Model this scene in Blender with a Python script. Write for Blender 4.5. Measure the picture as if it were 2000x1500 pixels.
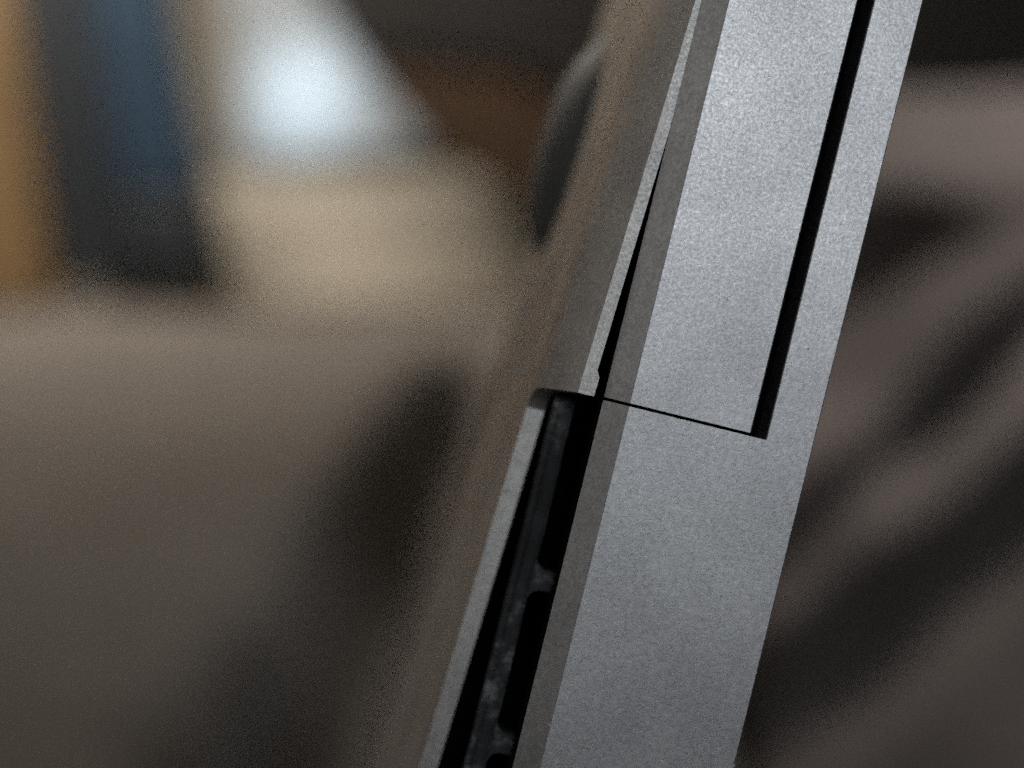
import bpy, bmesh, math, random
from mathutils import Vector, Matrix

random.seed(7)
for o in list(bpy.data.objects):
    bpy.data.objects.remove(o)
sc = bpy.context.scene
col = sc.collection
R = math.radians
MM = 0.001

# ------------------------------------------------------------------ camera
PITCH = R(8.0)
FOCUS = 0.070                       # macro distance to the rear face of the laptop
CAM = Vector((0.0, 0.0, 0.100))
FWD = Vector((0, math.cos(PITCH), -math.sin(PITCH)))
UPV = Vector((0, math.sin(PITCH), math.cos(PITCH)))
RGT = Vector((1, 0, 0))
cam = bpy.data.cameras.new('camera')
cam_o = bpy.data.objects.new('camera', cam)
col.objects.link(cam_o)
cam_o.location = CAM
cam_o.rotation_euler = (R(90) - PITCH, 0, 0)
cam.sensor_width = 36.0
cam.lens = 36.0 * 70.0 / 40.0       # 40 mm wide field at 70 mm
cam.clip_start = 0.002
cam.clip_end = 50.0
cam.dof.use_dof = True
cam.dof.focus_distance = FOCUS + 0.0006
cam.dof.aperture_fstop = cam.lens / 2.9
cam.dof.aperture_blades = 0
sc.camera = cam_o

# ------------------------------------------------------------------ world, lamps, exposure
world = bpy.data.worlds.new('World')
sc.world = world
world.use_nodes = True
wb = world.node_tree.nodes['Background']
wb.inputs['Color'].default_value = (0.95, 0.92, 0.90, 1)
wb.inputs['Strength'].default_value = 0.049


def area(name, loc, target, size, power, color):
    l = bpy.data.lights.new(name, 'AREA')
    l.shape = 'DISK'
    l.size = size
    l.energy = power
    l.color = color
    o = bpy.data.objects.new(name, l)
    col.objects.link(o)
    o.location = loc
    o.rotation_euler = (Vector(target) - Vector(loc)).to_track_quat('-Z', 'Y').to_euler()
    return o


desk = area('desk_light', (0.032, -0.215, 0.205), (0.006, 0.07, 0.095), 0.06, 0.0073, (0.92, 0.96, 1.0))
desk.data.spread = R(40)
pl = bpy.data.lights.new('duvet_fill_light', 'SPOT')  # spot added to light the duvet folds, no real lamp there
pl.energy = 12.5
pl.color = (1.0, 0.96, 0.93)
pl.spot_size = R(29)
pl.spot_blend = 1.0
pl.shadow_soft_size = 0.05
duvet_fill = bpy.data.objects.new('duvet_fill_light', pl)
col.objects.link(duvet_fill)
duvet_fill.location = (0.26, 0.385, 0.62)
duvet_fill.rotation_euler = (Vector((0.130, 0.430, 0.045)) - duvet_fill.location).to_track_quat('-Z', 'Y').to_euler()
area('left_fill_light', (-0.95, 0.28, 0.50), (0.0, 0.15, 0.08), 0.6, 0.42, (1.0, 0.95, 0.88))  # warm soft fill added at left to lift the chamfer and cover
area('room_light', (-0.32, 0.97, 0.56), (-0.20, 1.02, 0.0), 0.3, 4.6, (1.0, 0.91, 0.80))

side = area('right_fill_light', (0.75, 0.02, 0.42), (0.12, 0.36, 0.0), 0.35, 0.055, (0.78, 0.87, 1.0))  # cool fill added at right for the duvet and an edge glint
side.data.spread = R(44)

spot = bpy.data.lights.new('board_hot_light', 'SPOT')  # unseen spot added to make the hot patch on the white board
spot.energy = 11.0
spot.color = (0.80, 0.92, 1.0)
spot.spot_size = R(13.5)
spot.spot_blend = 1.0
spot.shadow_soft_size = 0.03
spot_o = bpy.data.objects.new('board_hot_light', spot)
col.objects.link(spot_o)

sc.view_settings.view_transform = 'Standard'
sc.view_settings.look = 'None'
sc.view_settings.exposure = 0.0
sc.view_settings.gamma = 1.0
sc.view_settings.use_curve_mapping = False
sc.render.engine = 'CYCLES'
sc.cycles.use_denoising = False
sc.cycles.max_bounces = 6
sc.cycles.use_adaptive_sampling = True
sc.cycles.adaptive_threshold = 0.038
sc.cycles.adaptive_min_samples = 12


# ------------------------------------------------------------------ helpers
def tag(o, label, cat, group=None):
    o['label'] = label
    o['category'] = cat
    if group:
        o['group'] = group
    return o


def at(px, py, d):
    """point at depth d (m) seen where the 2000x1500 photograph shows px, py"""
    return CAM + d * (FWD + RGT * ((px - 1000) / 3500.0) + UPV * ((750 - py) / 3500.0))


def link(name, me, mat, parent=None, smooth=None):
    o = bpy.data.objects.new(name, me)
    col.objects.link(o)
    if mat:
        me.materials.append(mat)
    if parent:
        o.parent = parent
    if smooth is not None:
        for p in me.polygons:
            p.use_smooth = True
        me.set_sharp_from_angle(angle=R(smooth))
    return o


def bm_to(name, bm, mat, parent=None, smooth=None):
    bmesh.ops.recalc_face_normals(bm, faces=bm.faces[:])
    me = bpy.data.meshes.new(name)
    bm.to_mesh(me)
    bm.free()
    return link(name, me, mat, parent, smooth)


def ring_prism(bm, r0, r1, cap0=True, cap1=True, skip=()):
    """join two matching closed rings of points with faces"""
    a = [bm.verts.new(p) for p in r0]
    b = [bm.verts.new(p) for p in r1]
    n = len(a)
    for i in range(n):
        if i in skip:
            continue
        j = (i + 1) % n
        bm.faces.new((a[i], a[j], b[j], b[i]))
    if cap0:
        bm.faces.new(a)
    if cap1:
        bm.faces.new(b[::-1])


def nodes(name):
    m = bpy.data.materials.new(name)
    m.use_nodes = True
    nt = m.node_tree
    return m, nt, nt.nodes['Principled BSDF']


def noise(nt, scale, detail=3.0, rough=0.6, coord='Object'):
    tc = nt.nodes.new('ShaderNodeTexCoord')
    n = nt.nodes.new('ShaderNodeTexNoise')
    n.inputs['Scale'].default_value = scale
    n.inputs['Detail'].default_value = detail
    n.inputs['Roughness'].default_value = rough
    nt.links.new(tc.outputs[coord], n.inputs['Vector'])
    return n


def ramp(nt, src, stops):
    r = nt.nodes.new('ShaderNodeValToRGB')
    el = r.color_ramp.elements
    while len(el) < len(stops):
        el.new(0.5)
    for e, (p, c) in zip(el, stops):
        e.position = p
        e.color = (*c, 1) if len(c) == 3 else c
    nt.links.new(src, r.inputs['Fac'])
    return r


def bump(nt, b, src, strength, dist):
    bp = nt.nodes.new('ShaderNodeBump')
    bp.inputs['Strength'].default_value = strength
    bp.inputs['Distance'].default_value = dist
    nt.links.new(src, bp.inputs['Height'])
    nt.links.new(bp.outputs['Normal'], b.inputs['Normal'])


def mix_rgb(nt, fac, a, b):
    m = nt.nodes.new('ShaderNodeMix')
    m.data_type = 'RGBA'
    for s, v in ((0, fac), (6, a), (7, b)):
        if hasattr(v, 'is_linked'):
            nt.links.new(v, m.inputs[s])
        elif isinstance(v, (int, float)):
            m.inputs[s].default_value = v
        else:
            m.inputs[s].default_value = (*v, 1)
    return m.outputs[2]


# ------------------------------------------------------------------ materials
def anodised(name, base, rough, metal=1.0, grain=0.16, edge=(1, 1, 1)):
    """bead-blasted anodised aluminium: fine pits, faint mottling, pale dust specks"""
    m, nt, b = nodes(name)
    fine = noise(nt, 9000.0, 2.0, 0.7)
    mot = noise(nt, 4300.0, 4.0, 0.8)
    lo = tuple(c * 0.76 for c in base)
    hi = tuple(min(1, c * 1.22) for c in base)
    r1 = ramp(nt, mot.outputs['Fac'], [(0.3, lo), (0.7, hi)])
    # dust specks
    vor = nt.nodes.new('ShaderNodeTexVoronoi')
    vor.inputs['Scale'].default_value = 520.0
    tc = nt.nodes.new('ShaderNodeTexCoord')
    nt.links.new(tc.outputs['Object'], vor.inputs['Vector'])
    dots = ramp(nt, vor.outputs['Distance'], [(0.0, (1, 1, 1)), (0.045, (1, 1, 1)), (0.06, (0, 0, 0))])
    sep = nt.nodes.new('ShaderNodeSeparateColor')
    nt.links.new(vor.outputs['Color'], sep.inputs['Color'])
    pick = nt.nodes.new('ShaderNodeMath')
    pick.operation = 'GREATER_THAN'
    pick.inputs[1].default_value = 0.80
    nt.links.new(sep.outputs['Red'], pick.inputs[0])
    mul = nt.nodes.new('ShaderNodeMath')
    mul.operation = 'MULTIPLY'
    nt.links.new(dots.outputs['Color'], mul.inputs[0])
    nt.links.new(pick.outputs[0], mul.inputs[1])
    wear = noise(nt, 210.0, 4.0, 0.65)
    wr = ramp(nt, wear.outputs['Fac'], [(0.35, (0.86, 0.86, 0.86)), (0.65, (1.08, 1.08, 1.07))])
    mm = nt.nodes.new('ShaderNodeMix')
    mm.data_type = 'RGBA'
    mm.blend_type = 'MULTIPLY'
    mm.inputs[0].default_value = 1.0
    nt.links.new(r1.outputs['Color'], mm.inputs[6])
    nt.links.new(wr.outputs['Color'], mm.inputs[7])
    c = mix_rgb(nt, mul.outputs[0], mm.outputs[2], (0.85, 0.85, 0.84))
    nt.links.new(c, b.inputs['Base Color'])
    b.inputs['Metallic'].default_value = metal
    b.inputs['Specular Tint'].default_value = (*edge, 1)
    rr = ramp(nt, fine.outputs['Fac'], [(0.25, (rough - 0.07,) * 3), (0.75, (rough + 0.07,) * 3)])
    nt.links.new(rr.outputs['Color'], b.inputs['Roughness'])
    bump(nt, b, fine.outputs['Fac'], grain, 0.00003)
    return m


M_alu = anodised('anodised_aluminium', (0.56, 0.57, 0.59), 0.46)
M_cover = anodised('anodised_cover', (0.53, 0.52, 0.51), 0.52, grain=0.12, edge=(0.64, 0.57, 0.49))  # warm edge tint paints in a warm reflection at grazing angles


def plain(name, color, rough, scale=60.0, var=0.25, bstr=0.0, bdist=0.001, metal=0.0, spec=0.5):
    m, nt, b = nodes(name)
    n = noise(nt, scale, 4.0)
    r = ramp(nt, n.outputs['Fac'], [(0.3, tuple(c * (1 - var) for c in color)),
                                    (0.7, tuple(min(1, c * (1 + var)) for c in color))])
    nt.links.new(r.outputs['Color'], b.inputs['Base Color'])
    b.inputs['Roughness'].default_value = rough
    b.inputs['Metallic'].default_value = metal
    b.inputs['Specular IOR Level'].default_value = spec
    if bstr:
        bump(nt, b, n.outputs['Fac'], bstr, bdist)
    return m


def dusty_black():
    m, nt, b = nodes('dusty_black_plastic')
    n = noise(nt, 1500.0, 5.0, 0.75)
    big = noise(nt, 260.0, 2.0)
    mul = nt.nodes.new('ShaderNodeMath')
    mul.operation = 'MULTIPLY'
    nt.links.new(n.outputs['Fac'], mul.inputs[0])
    nt.links.new(big.outputs['Fac'], mul.inputs[1])
    r = ramp(nt, mul.outputs[0], [(0.16, (0.013, 0.0145, 0.0155)), (0.28, (0.038, 0.043, 0.046)),
                                  (0.40, (0.30, 0.31, 0.32))])
    nt.links.new(r.outputs['Color'], b.inputs['Base Color'])
    b.inputs['Roughness'].default_value = 0.7
    bump(nt, b, n.outputs['Fac'], 0.4, 0.00005)
    return m


M_vent = dusty_black()
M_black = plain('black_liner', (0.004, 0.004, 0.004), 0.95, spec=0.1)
M_rubber = plain('dark_rubber', (0.085, 0.087, 0.085), 0.62, 900, 0.2, 0.2, 0.0001)
M_blanket = plain('blanket_weave', (0.165, 0.148, 0.132), 0.95, 55, 0.16, 0.25, 0.002, spec=0.1)
M_duvet = plain('duvet_cotton', (0.142, 0.120, 0.109), 0.95, 70, 0.14, 0.25, 0.0015, spec=0.1)
M_lint = plain('lint', (0.62, 0.62, 0.60), 0.9, 4000, 0.2)
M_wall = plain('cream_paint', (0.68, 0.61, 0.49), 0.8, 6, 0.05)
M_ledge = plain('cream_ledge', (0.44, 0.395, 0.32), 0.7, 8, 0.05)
M_white = plain('white_lacquer', (0.43, 0.49, 0.54), 0.35, 8, 0.03)
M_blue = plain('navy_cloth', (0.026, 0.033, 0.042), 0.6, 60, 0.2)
M_blue_lit = plain('navy_lit', (0.046, 0.085, 0.140), 0.4, 60, 0.15)  # lighter copy of the box navy, glow painted into the colour
M_orange = plain('orange_wood', (0.29, 0.185, 0.085), 0.6, 12, 0.2)
M_dark = plain('charcoal_board', (0.045, 0.041, 0.039), 0.7, 12, 0.2)
M_brown = plain('brown_wood', (0.105, 0.058, 0.031), 0.6, 14, 0.25)

# ------------------------------------------------------------------ room behind, seen out of focus
bm = bmesh.new()
bmesh.ops.create_cube(bm, size=1.0, matrix=Matrix.Translation((0, 1.82, 0.3)) @ Matrix.Diagonal((3.6, 0.08, 2.4, 1)))
w = bm_to('wall', bm, M_wall)
w['kind'] = 'structure'


# ------------------------------------------------------------------ blanket on the bed
PHI = math.atan(0.2467)            # lean of the laptop
U = RGT * math.cos(PHI) - UPV * math.sin(PHI)
V = RGT * math.sin(PHI) + UPV * math.cos(PHI)
P0 = CAM + FOCUS * FWD
VB, VT = -94.0, 208.0              # mm, lower and upper end of the laptop along its rear edge


def sstep(a, b, t):
    t = max(0.0, min(1.0, (t - a) / (b - a)))
    return t * t * (3 - 2 * t)


def base_height(x, y):
    # flat on the left, dipping on the right under the heaped duvet
    return -0.13 * sstep(0.035, 0.060, x) * (1 - sstep(0.60, 0.72, y))


#        ax, ay, bx, by, height, width  (m)
FOLDS = []


def seg_dist(x, y, f):
    ax, ay, bx, by = f[:4]
    dx, dy = bx - ax, by - ay
    t = max(0, min(1, ((x - ax) * dx + (y - ay) * dy) / (dx * dx + dy * dy)))
    return math.hypot(x - ax - t * dx, y - ay - t * dy)


def surf_hit(px, py):
    d = 0.08
    while d < 1.2:
        p = at(px, py, d)
        if p.z <= base_height(p.x, p.y):
            return p
        d += 0.002
    return at(px, py, 0.55)


def fold(p, q, h, s):
    a, b = surf_hit(*p), surf_hit(*q)
    FOLDS.append((a.x, a.y, b.x, b.y, h, s))


crease = [surf_hit(px, py) for px, py in ((905, 690), (815, 860), (745, 1010), (690, 1220), (640, 1580))]
CREASE = [(a.x, a.y, b.x, b.y) for a, b in zip(crease[:-1], crease[1:])]
fold((600, 1230), (430, 1600), -0.020, 0.013)

INV = Matrix((tuple(U), tuple(V), tuple(FWD)))


def height(x, y):
    h = base_height(x, y)
    for f in FOLDS:
        d = seg_dist(x, y, f)
        if d < 4 * f[5]:
            h += f[4] * math.exp(-(d / f[5]) ** 2)
    d = min(seg_dist(x, y, c) for c in CREASE)
    if d < 0.06:
        h -= 0.052 * math.exp(-(d / 0.0140) ** 2)
    h += 0.0022 * math.sin(31 * x + 9 * y) * math.sin(23 * y - 7 * x + 1.3)
    # the soft blanket gives way under the laptop
    g = INV @ (Vector((x, y, h)) - P0) * 1000
    if -14 < g.x < 26 and -6 < g.z < 224:
        k = sstep(-14, -5, g.x) * (1 - sstep(17, 26, g.x)) * sstep(-6, -1, g.z) * (1 - sstep(216, 224, g.z))
        lim = h - max(0.0, (g.y - VB + 1.0)) * 0.001 / (math.cos(PHI) * math.cos(PITCH))
        h = h * (1 - k) + lim * k
    return h


NX, NY = 480, 260
X0, X1, Y0, Y1 = -0.60, 0.55, 0.00, 1.06
verts, faces = [], []
for j in range(NY + 1):
    for i in range(NX + 1):
        x, y = X0 + (X1 - X0) * i / NX, Y0 + (Y1 - Y0) * j / NY
        z = height(x, y)
        e = sstep(1.00, 1.06, y)
        verts.append((x, y, z - 0.03 * e * e))
for j in range(NY):
    for i in range(NX):
        a = j * (NX + 1) + i
        faces.append((a, a + 1, a + NX + 2, a + NX + 1))
me = bpy.data.meshes.new('blanket')
me.from_pydata(verts, [], faces)
bl = link('blanket', me, M_blanket, smooth=180)
sol = bl.modifiers.new('thickness', 'SOLIDIFY')
sol.thickness = 0.02
sol.offset = -1
tag(bl, 'grey-brown blanket spread flat beneath the laptop, with one deep fold', 'blanket')

# duvet heaped on the other side, diagonal folds falling toward the laptop
SL = R(64)
Q = at(1750, 800, 0.42)
PX = 0.42 / 3500.0                 # m per photograph pixel at the heap


def duvet_base(t):
    """profile of the heap: (y, z, normal angle) along arc length t (m), t = 0 at Q"""
    top, rad = 0.071, 0.022
    if t <= top:
        return Q.y + t * math.cos(SL), Q.z + t * math.sin(SL), SL
    y, z = Q.y + top * math.cos(SL), Q.z + top * math.sin(SL)
    turn = R(80)
    a = min((t - top) / rad, turn)
    y += rad * (math.sin(SL) - math.sin(SL - a))
    z += rad * (math.cos(SL - a) - math.cos(SL))
    rest = max(0.0, t - top - rad * turn)
    return y + rest * math.cos(SL - a), z + rest * math.sin(SL - a), SL - a


def P2(px, py):
    return ((px - 1750) * PX, (800 - py) * PX / 0.89)


#        crest from, to, height, width above the crest, width below it
CRESTS = [(P2(1500, 430), P2(2120, 440), 0.017, 0.019, 0.012),
          (P2(1480, 1010), P2(1960, 610), 0.025, 0.014, 0.009),
          (P2(1480, 1190), P2(2140, 755), 0.022, 0.013, 0.012),
          (P2(1500, 1500), P2(2150, 1020), 0.006, 0.014, 0.016)]


def duvet_disp(a, t):
    d = 0.0
    for (p, q, h, su, sd) in CRESTS:
        dx, dy = q[0] - p[0], q[1] - p[1]
        ln = math.hypot(dx, dy)
        k = ((a - p[0]) * dx + (t - p[1]) * dy) / (ln * ln)
        over = max(0.0, -k, k - 1) * ln
        side = (-(a - p[0]) * dy + (t - p[1]) * dx) / ln
        side += 0.0012 * math.sin(a * 160 + p[1] * 90)
        d += h * math.exp(-(side / (su if side > 0 else sd)) ** 2 - (over / 0.02) ** 2)
    return d + 0.0012 * math.sin(a * 61 + t * 40) * math.sin(t * 83 - a * 22)


NA, NT = 150, 190
verts, faces = [], []
for j in range(NT + 1):
    t = -0.17 + 0.36 * j / NT
    y, z, ang = duvet_base(t)
    for i in range(NA + 1):
        a = -0.055 + 0.30 * i / NA
        d = duvet_disp(a, t) - 0.05 * (1 - sstep(-0.055, -0.035, a))
        verts.append((Q.x + a, y - d * math.sin(ang), z + d * math.cos(ang)))
for j in range(NT):
    for i in range(NA):
        k = j * (NA + 1) + i
        faces.append((k, k + 1, k + NA + 2, k + NA + 1))
me = bpy.data.meshes.new('duvet')
me.from_pydata(verts, [], faces)
dv = link('duvet', me, M_duvet, smooth=180)
sol = dv.modifiers.new('thickness', 'SOLIDIFY')
sol.thickness = 0.012
sol.offset = -1
tag(dv, 'dark grey-brown duvet heaped in diagonal folds beside the laptop', 'duvet')

# ------------------------------------------------------------------ the laptop
root = bpy.data.objects.new('laptop', None)
root.empty_display_size = 0.02
col.objects.link(root)
root.matrix_world = Matrix.Translation(P0 + V * VB * MM) @ Matrix((
    (U.x, FWD.x, V.x, 0), (U.y, FWD.y, V.y, 0), (U.z, FWD.z, V.z, 0), (0, 0, 0, 1)))
tag(root, 'grey aluminium laptop stood on its side, rear edge with black vent and hinge slot', 'laptop')


def L(u, w_, v):
    """laptop coordinates in mm: across the edge, depth, along the edge"""
    return Vector((u * MM, w_ * MM, (v - VB) * MM))


DEPTH = 212.0
VCUT = 0.25
# body: profile with chamfer toward the vent side
prof = [(4.660, 0.0), (11.965, 0.0), (12.0, 0.035), (12.0, 206), (11.2, 211), (9.5, DEPTH), (3.70, DEPTH),
        (3.70, 1.16), (3.665, 1.08), (4.640, 0.016)]
strip = [(10.19, 0.0), (11.965, 0.0), (12.0, 0.035), (12.0, 206), (11.2, 211), (10.15, DEPTH - 0.2), (10.15, 0.04)]
bm = bmesh.new()
ring_prism(bm, [L(u, w_, VB) for u, w_ in prof], [L(u, w_, VCUT) for u, w_ in prof])
ring_prism(bm, [L(u, w_, VCUT) for u, w_ in strip], [L(u, w_, VT) for u, w_ in strip], cap0=False)
fill = [(3.8, 12.0), (10.3, 12.0), (10.3, DEPTH - 1), (3.8, DEPTH - 1)]
ring_prism(bm, [L(u, w_, VCUT - 0.1) for u, w_ in fill], [L(u, w_, VT - 0.1) for u, w_ in fill])
body = bm_to('body_shell', bm, M_alu, root)

# a few pale flecks of lint caught on the edges
for (u, w_, v_, r_) in ((4.62, 0.05, -12.6, 0.10), (4.70, -0.03, -14.9, 0.07), (8.2, -0.03, -15.3, 0.08), (6.3, -0.02, -8.6, 0.045),
                        (11.97, 0.0, -12.4, 0.06), (9.9, -0.02, -6.1, 0.04), (7.4, -0.02, 5.2, 0.035), (0.86, 5.45, -4.4, 0.10),
                        (5.4, -0.02, -4.2, 0.035), (10.9, -0.02, 4.1, 0.04)):
    bm = bmesh.new()
    bmesh.ops.create_icosphere(bm, subdivisions=1, radius=r_ * MM)
    for vx in bm.verts:
        vx.co = Vector((vx.co.x * random.uniform(0.6, 1.1), vx.co.y * 0.5, vx.co.z * random.uniform(0.8, 1.6)))
        vx.co += L(u, w_, v_)
    bm_to('dust_fleck', bm, M_lint, body, smooth=80)

# hinge cover: the separate panel inside the L-shaped slot
pan = [(4.660, 0.0), (9.48, 0.0), (9.52, 0.04), (9.52, 9.0), (3.70, 9.0), (3.70, 1.16), (3.665, 1.08), (4.640, 0.016)]
bm = bmesh.new()
inset = [(u, w_ + 0.0) for u, w_ in pan]
ring_prism(bm, [L(u, w_, VCUT + 0.125) for u, w_ in inset], [L(u, w_, VT) for u, w_ in inset])
hinge = bm_to('hinge_cover', bm, M_alu, root)
hinge['label'] = 'pale flat hinge panel framed by the black slot'

# slot liner: near-black block deep inside the slot
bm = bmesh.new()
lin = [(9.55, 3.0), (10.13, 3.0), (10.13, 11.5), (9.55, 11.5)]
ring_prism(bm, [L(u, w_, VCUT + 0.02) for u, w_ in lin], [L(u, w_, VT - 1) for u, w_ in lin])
bm_to('slot_liner', bm, M_black, root)

# bottom cover, slightly sprung away from the body
DPHI = math.atan(0.300) - PHI


def cov(uc, w_, vc):
    """cover coordinates (mm) -> laptop coordinates; sprung open by DPHI about the view of the edge"""
    t = math.tan(DPHI)
    if vc > 65:
        s = 65 + 12 * (1 - math.exp(-(vc - 65) / 12))
    elif vc < -70:
        s = -70 - 12 * (1 - math.exp((vc + 70) / 12))
    else:
        s = vc
    return L(uc / math.cos(DPHI) + s * t, w_, vc)


W0, WL, WR = 7.0, 1.2, 5.5        # start of curve, lip front, rim of the vent cut


def outer(w_):
    # the cover bulges: it swells outward up to about 30 mm in, then runs back
    k0, k1, wa, wb = -0.080, 0.010, 26.0, 38.0
    flat = 0.76 + k0 * (min(w_, wa) - W0)
    if w_ > wa:
        e = min(w_, wb) - wa
        flat += k0 * e + (k1 - k0) * e * e / (2 * (wb - wa))
    if w_ > wb:
        flat += k1 * (w_ - wb)
    if w_ < W0:
        flat = 0.76 + 1.84 * ((W0 - w_) / (W0 - WL)) ** 2
    if w_ > 206:
        flat += 1.6 * ((w_ - 206) / 6.0) ** 2.4
    return flat


def thick(w_):
    return 0.50 + 0.25 * sstep(WL, WR, w_)


bm = bmesh.new()
ws = [WR + (W0 - WR) * i / 4 for i in range(5)] + [12, 18, 24] + [26 + i for i in range(13)] + [44, 60, 100, 150, 195, 203] + [206 + i * 0.75 for i in range(9)]
ring = [(outer(x), x) for x in ws] + [(outer(x) + thick(x), x) for x in reversed(ws)]
vs = [VB, -80, -70, -30, 0, 30, 65, 72, 80, 95, 120, 160, VT]
for k in range(len(vs) - 1):
    ring_prism(bm, [cov(u, w_, vs[k]) for u, w_ in ring], [cov(u, w_, vs[k + 1]) for u, w_ in ring],
               cap0=(k == 0), cap1=(k == len(vs) - 2))
bmesh.ops.remove_doubles(bm, verts=bm.verts[:], dist=1e-7)


def vend(w_):
    """lower end of the lip: the vent opening's upper end, with a rounded inner corner"""
    t = (w_ - WL) / (WR - WL)
    v_ = 0.30 - 0.24 * t
    r = 1.1
    if w_ > WR - r:
        s = (w_ - (WR - r)) / r
        v_ -= 0.85 * (1 - math.sqrt(max(0.0, 1 - s * s)))
    return v_


wl = [WL + (WR - WL) * (i / 26) for i in range(27)]
fronts = [(outer(WL) + 0.03, WL - 0.03)]
outs = [(outer(x), x) for x in wl]
inns = [(outer(x) + thick(x), x) for x in reversed(wl)]
lip = outs + inns
nlip = len(lip)
vl = [None, 1.05, 1.35, 30, 65, 72, 80, 95, 120, 160, VT]


def lip_ring(k):
    pts = []
    for idx, (u, w_) in enumerate(lip):
        extra = 0.0
        if idx >= len(outs):           # the small tab beside the end of the gap
            f = 1 - sstep(WL, WL + 2.5, w_)
            extra = (0.16 if k < 2 else 0.0) * f
        pts.append(cov(u + extra, w_, vend(w_) if vl[k] is None else vl[k]))
    return pts


for k in range(len(vl) - 1):
    ring_prism(bm, lip_ring(k), lip_ring(k + 1), cap0=False, cap1=False, skip=(len(outs) - 1,))
# end cap of the lip as a strip of quads
bot = lip_ring(0)
n = len(outs)
for i in range(n - 1):
    q = [bm.verts.new(bot[i]), bm.verts.new(bot[i + 1]), bm.verts.new(bot[nlip - 2 - i]), bm.verts.new(bot[nlip - 1 - i])]
    bm.faces.new(q)
# lower lip: closes the vent opening again far below
VV = -62.0
low = [(VV, ), (VB, )]
ring_prism(bm, [cov(u, w_, VV) for u, w_ in lip], [cov(u, w_, VB) for u, w_ in lip], skip=(n - 1,))
bmesh.ops.remove_doubles(bm, verts=bm.verts[:], dist=1e-7)
cover = bm_to('bottom_cover', bm, M_cover, root, smooth=25)
cover['label'] = 'warm grey bottom cover with a rubber foot, sprung slightly from the edge'

# rubber foot: low dome on the bottom cover
FW, FV, FR, FH = 24.0, 12.9, 6.0, 1.65
bm = bmesh.new()
prev = None
SEG = 40
for k in range(13):
    s = k / 12
    rad = FR * math.cos(s * math.pi / 2) ** 0.75 if k < 12 else 0.0
    hh = FH * (1 - (rad / FR) ** 3.0)
    if k == 0:
        hh = -0.3
    cur = []
    for a in range(SEG):
        t = 2 * math.pi * a / SEG
        wv, vv = FW + rad * math.cos(t), FV + rad * math.sin(t)
        cur.append(bm.verts.new(cov(outer(wv) - hh, wv, vv)))
    if prev:
        for a in range(SEG):
            b2 = (a + 1) % SEG
            bm.faces.new((prev[a], prev[b2], cur[b2], cur[a]))
    prev = cur
bmesh.ops.remove_doubles(bm, verts=bm.verts[:], dist=1e-7)
foot = bm_to('rubber_foot', bm, M_rubber, cover, smooth=60)
foot['label'] = 'low dark domed rubber foot'

# vent: dusty black grille with ribs, in front of a dark cavity
WG = 3.8
UG0, UG1, UE = 1.86, 2.72, 4.3
bm = bmesh.new()
spine = [(UG0, WG + 0.10), (UG0 + 0.05, WG), (UG0 + 0.22, WG), (UG0 + 0.26, WG + 0.07), (UG0 + 0.31, WG + 0.07),
         (UG0 + 0.35, WG + 0.02), (UG1 - 0.12, WG + 0.03), (UG1 - 0.08, WG - 0.02), (UG1, WG - 0.01), (UG1 + 0.02, WG + 0.06),
         (UG1 + 0.02, WG + 1.2), (UG0, WG + 1.2)]
stations = [-61.5 + 0.5 * i for i in range(int((61.5 + 0.6) / 0.5))]
rings = []
for v_ in stations:
    wob = 0.02 * math.sin(v_ * 0.9) + 0.012 * math.sin(v_ * 4.3 + 1)
    rings.append([L(u + wob * (0.4 if u < 2.3 else 1), w_ + 0.02 * math.sin(v_ * 2.9 + u), v_) for u, w_ in spine])
for a, b2 in zip(rings[:-1], rings[1:]):
    ring_prism(bm, a, b2, cap0=False, cap1=False)
bmesh.ops.remove_doubles(bm, verts=bm.verts[:], dist=1e-7)
grille = bm_to('vent_grille', bm, M_vent, root, smooth=40)
grille['label'] = 'dusty black vent grille set in the open slot'

# one rib with filleted roots, then copies
bm = bmesh.new()
hw, r = 0.42, 0.55
out2 = []
for i in range(9):                       # lower fillet
    t = math.pi / 2 * i / 8
    out2.append((UG1 - 0.02 + r - r * math.cos(t) * 1.0 if False else UG1 - 0.02 + r * (1 - math.cos(t)), -hw - r * (1 - math.sin(t))))
out2 += [(UE, -hw), (UE, hw)]
for i in range(8, -1, -1):
    t = math.pi / 2 * i / 8
    out2.append((UG1 - 0.02 + r * (1 - math.cos(t)), hw + r * (1 - math.sin(t))))
ring_prism(bm, [Vector((u * MM, (WG + 0.03) * MM, v_ * MM)) for u, v_ in out2],
           [Vector((u * MM, (WG + 1.1) * MM, v_ * MM)) for u, v_ in out2])
rib0 = bm_to('vent_rib', bm, M_vent, grille)
rib0.location = (0, 0, (-7.55 - VB) * MM)
for k in range(1, 8):
    c = rib0.copy()
    col.objects.link(c)
    c.parent = grille
    c.location = (0, 0, (-7.55 - 6.9 * k - VB) * MM)

# black sheet added to stop light leaks behind the grille and behind the gap beside the hinge
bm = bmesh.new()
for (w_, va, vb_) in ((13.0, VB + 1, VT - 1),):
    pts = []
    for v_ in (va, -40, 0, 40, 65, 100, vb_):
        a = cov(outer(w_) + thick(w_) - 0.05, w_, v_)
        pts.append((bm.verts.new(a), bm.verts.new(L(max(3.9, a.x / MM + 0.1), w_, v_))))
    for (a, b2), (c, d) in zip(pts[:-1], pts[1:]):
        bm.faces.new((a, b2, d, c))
bm_to('vent_light_block', bm, M_black, root)
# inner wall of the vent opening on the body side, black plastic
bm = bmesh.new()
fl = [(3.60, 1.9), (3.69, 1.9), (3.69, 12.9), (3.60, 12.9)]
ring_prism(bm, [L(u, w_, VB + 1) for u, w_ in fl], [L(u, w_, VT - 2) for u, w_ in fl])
bm_to('inner_wall', bm, M_black, root)


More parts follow.
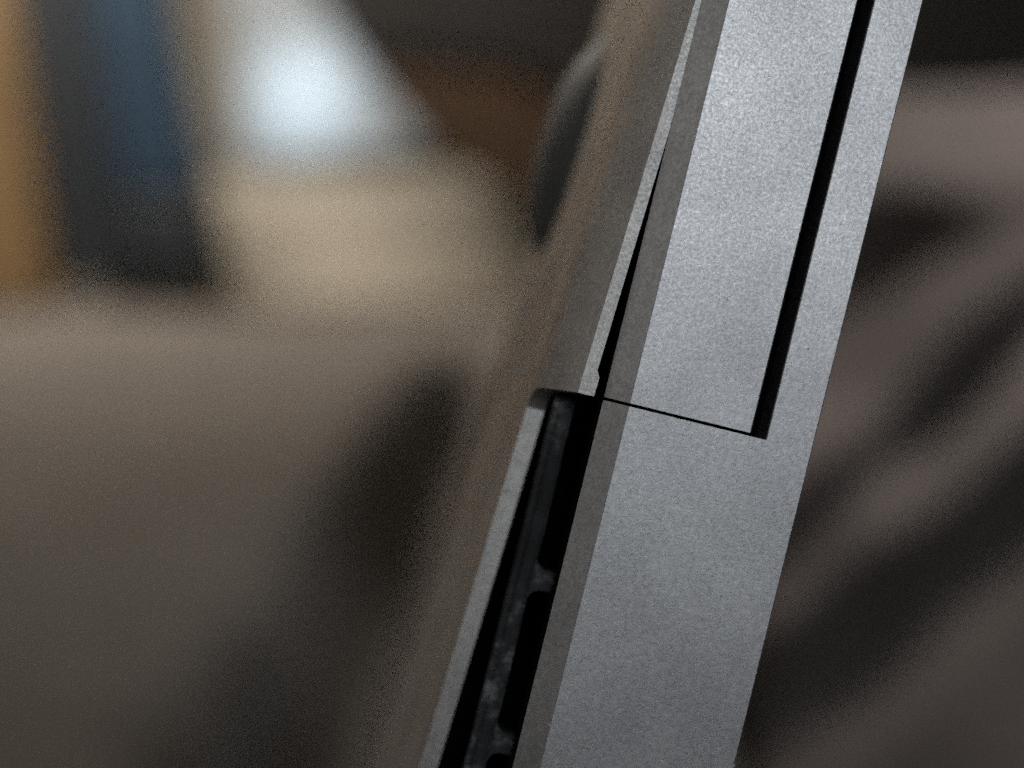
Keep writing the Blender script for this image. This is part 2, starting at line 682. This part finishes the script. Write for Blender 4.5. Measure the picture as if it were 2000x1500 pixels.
# ------------------------------------------------------------------ blurred things behind
def slab(name, pts, d, depth, mat, parent=None, bev=0.006):
    """a solid board: outline of points at distance d, given real thickness along the view depth"""
    bm = bmesh.new()
    f0 = [at(px, py, d) for px, py in pts]
    org = Vector((0, 0, 0)) if parent is None else parent.location
    ring_prism(bm, [p - org for p in f0], [p - org + Vector((0, depth, 0)) for p in f0])
    bmesh.ops.recalc_face_normals(bm, faces=bm.faces[:])
    bmesh.ops.bevel(bm, geom=bm.edges[:], offset=bev, segments=3, profile=0.7, affect='EDGES')
    return bm_to(name, bm, mat, parent, smooth=50)


lo, hi = at(1000, 588, 1.10), at(1000, 335, 1.36)
prof_c = [(lo.y, lo.z - 0.16), (lo.y, lo.z), (lo.y + 0.02, lo.z + 0.012)]
for i in range(1, 9):
    f = i / 8
    prof_c.append((lo.y + 0.02 + (hi.y - lo.y - 0.02) * f, lo.z + 0.012 + (hi.z - lo.z - 0.012) * (f + 0.16 * math.sin(math.pi * f))))
prof_c += [(hi.y + 0.03, hi.z - 0.01), (hi.y + 0.05, hi.z - 0.06), (hi.y + 0.05, lo.z - 0.16)]
bm = bmesh.new()
ring_prism(bm, [Vector((-0.95, y, z)) for y, z in prof_c], [Vector((0.9, y, z)) for y, z in prof_c])
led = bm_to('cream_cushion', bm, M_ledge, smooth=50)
tag(led, 'long cream cushion lying behind the blanket below the white board', 'cushion')

board = slab('white_board', [(405, -420), (1150, -420), (1150, 260), (470, 330)], 1.42, 0.03, M_white)
tag(board, 'bright white board with a glaring patch of light on it', 'board')

box = bpy.data.objects.new('navy_box', None)
box.location = at(270, 560, 1.04)
col.objects.link(box)
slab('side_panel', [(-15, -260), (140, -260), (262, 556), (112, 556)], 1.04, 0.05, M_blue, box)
slab('front_lit_part', [(144, -260), (268, -260), (392, 380), (236, 380)], 1.035, 0.06, M_blue_lit, box)  # upper front in the lighter blue, glow painted in
slab('front_shaded_part', [(237, 386), (393, 386), (420, 553), (266, 556)], 1.035, 0.06, M_blue, box)  # lower front in darker navy, shading painted in as its own piece
tag(box, 'dark navy upright box leaning slightly beside the white board', 'box')

wood = slab('wooden_cabinet', [(-900, -500), (-15, -500), (105, 600), (-900, 600)], 1.08, 0.2, M_orange)
tag(wood, 'orange-brown wooden cabinet beside the navy box', 'cabinet')

cab = bpy.data.objects.new('dark_cabinet', None)
cab.location = at(1500, 600, 1.05)
col.objects.link(cab)
slab('upper_panel', [(500, -200), (2900, -200), (2900, 480), (1700, 480), (990, 130), (690, 110)], 1.00, 0.18, M_dark, cab)
slab('lower_panel', [(694, 116), (990, 136), (1500, 420), (1500, 480), (1090, 440), (845, 300)], 1.002, 0.16, M_brown, cab)
tag(cab, 'dark charcoal and brown cabinet with a slanting edge behind the laptop', 'cabinet')

hot = at(590, 195, 1.42)
spot_o.location = hot + Vector((-0.02, -0.40, 0.22))
spot_o.rotation_euler = (hot - spot_o.location).to_track_quat('-Z', 'Y').to_euler()
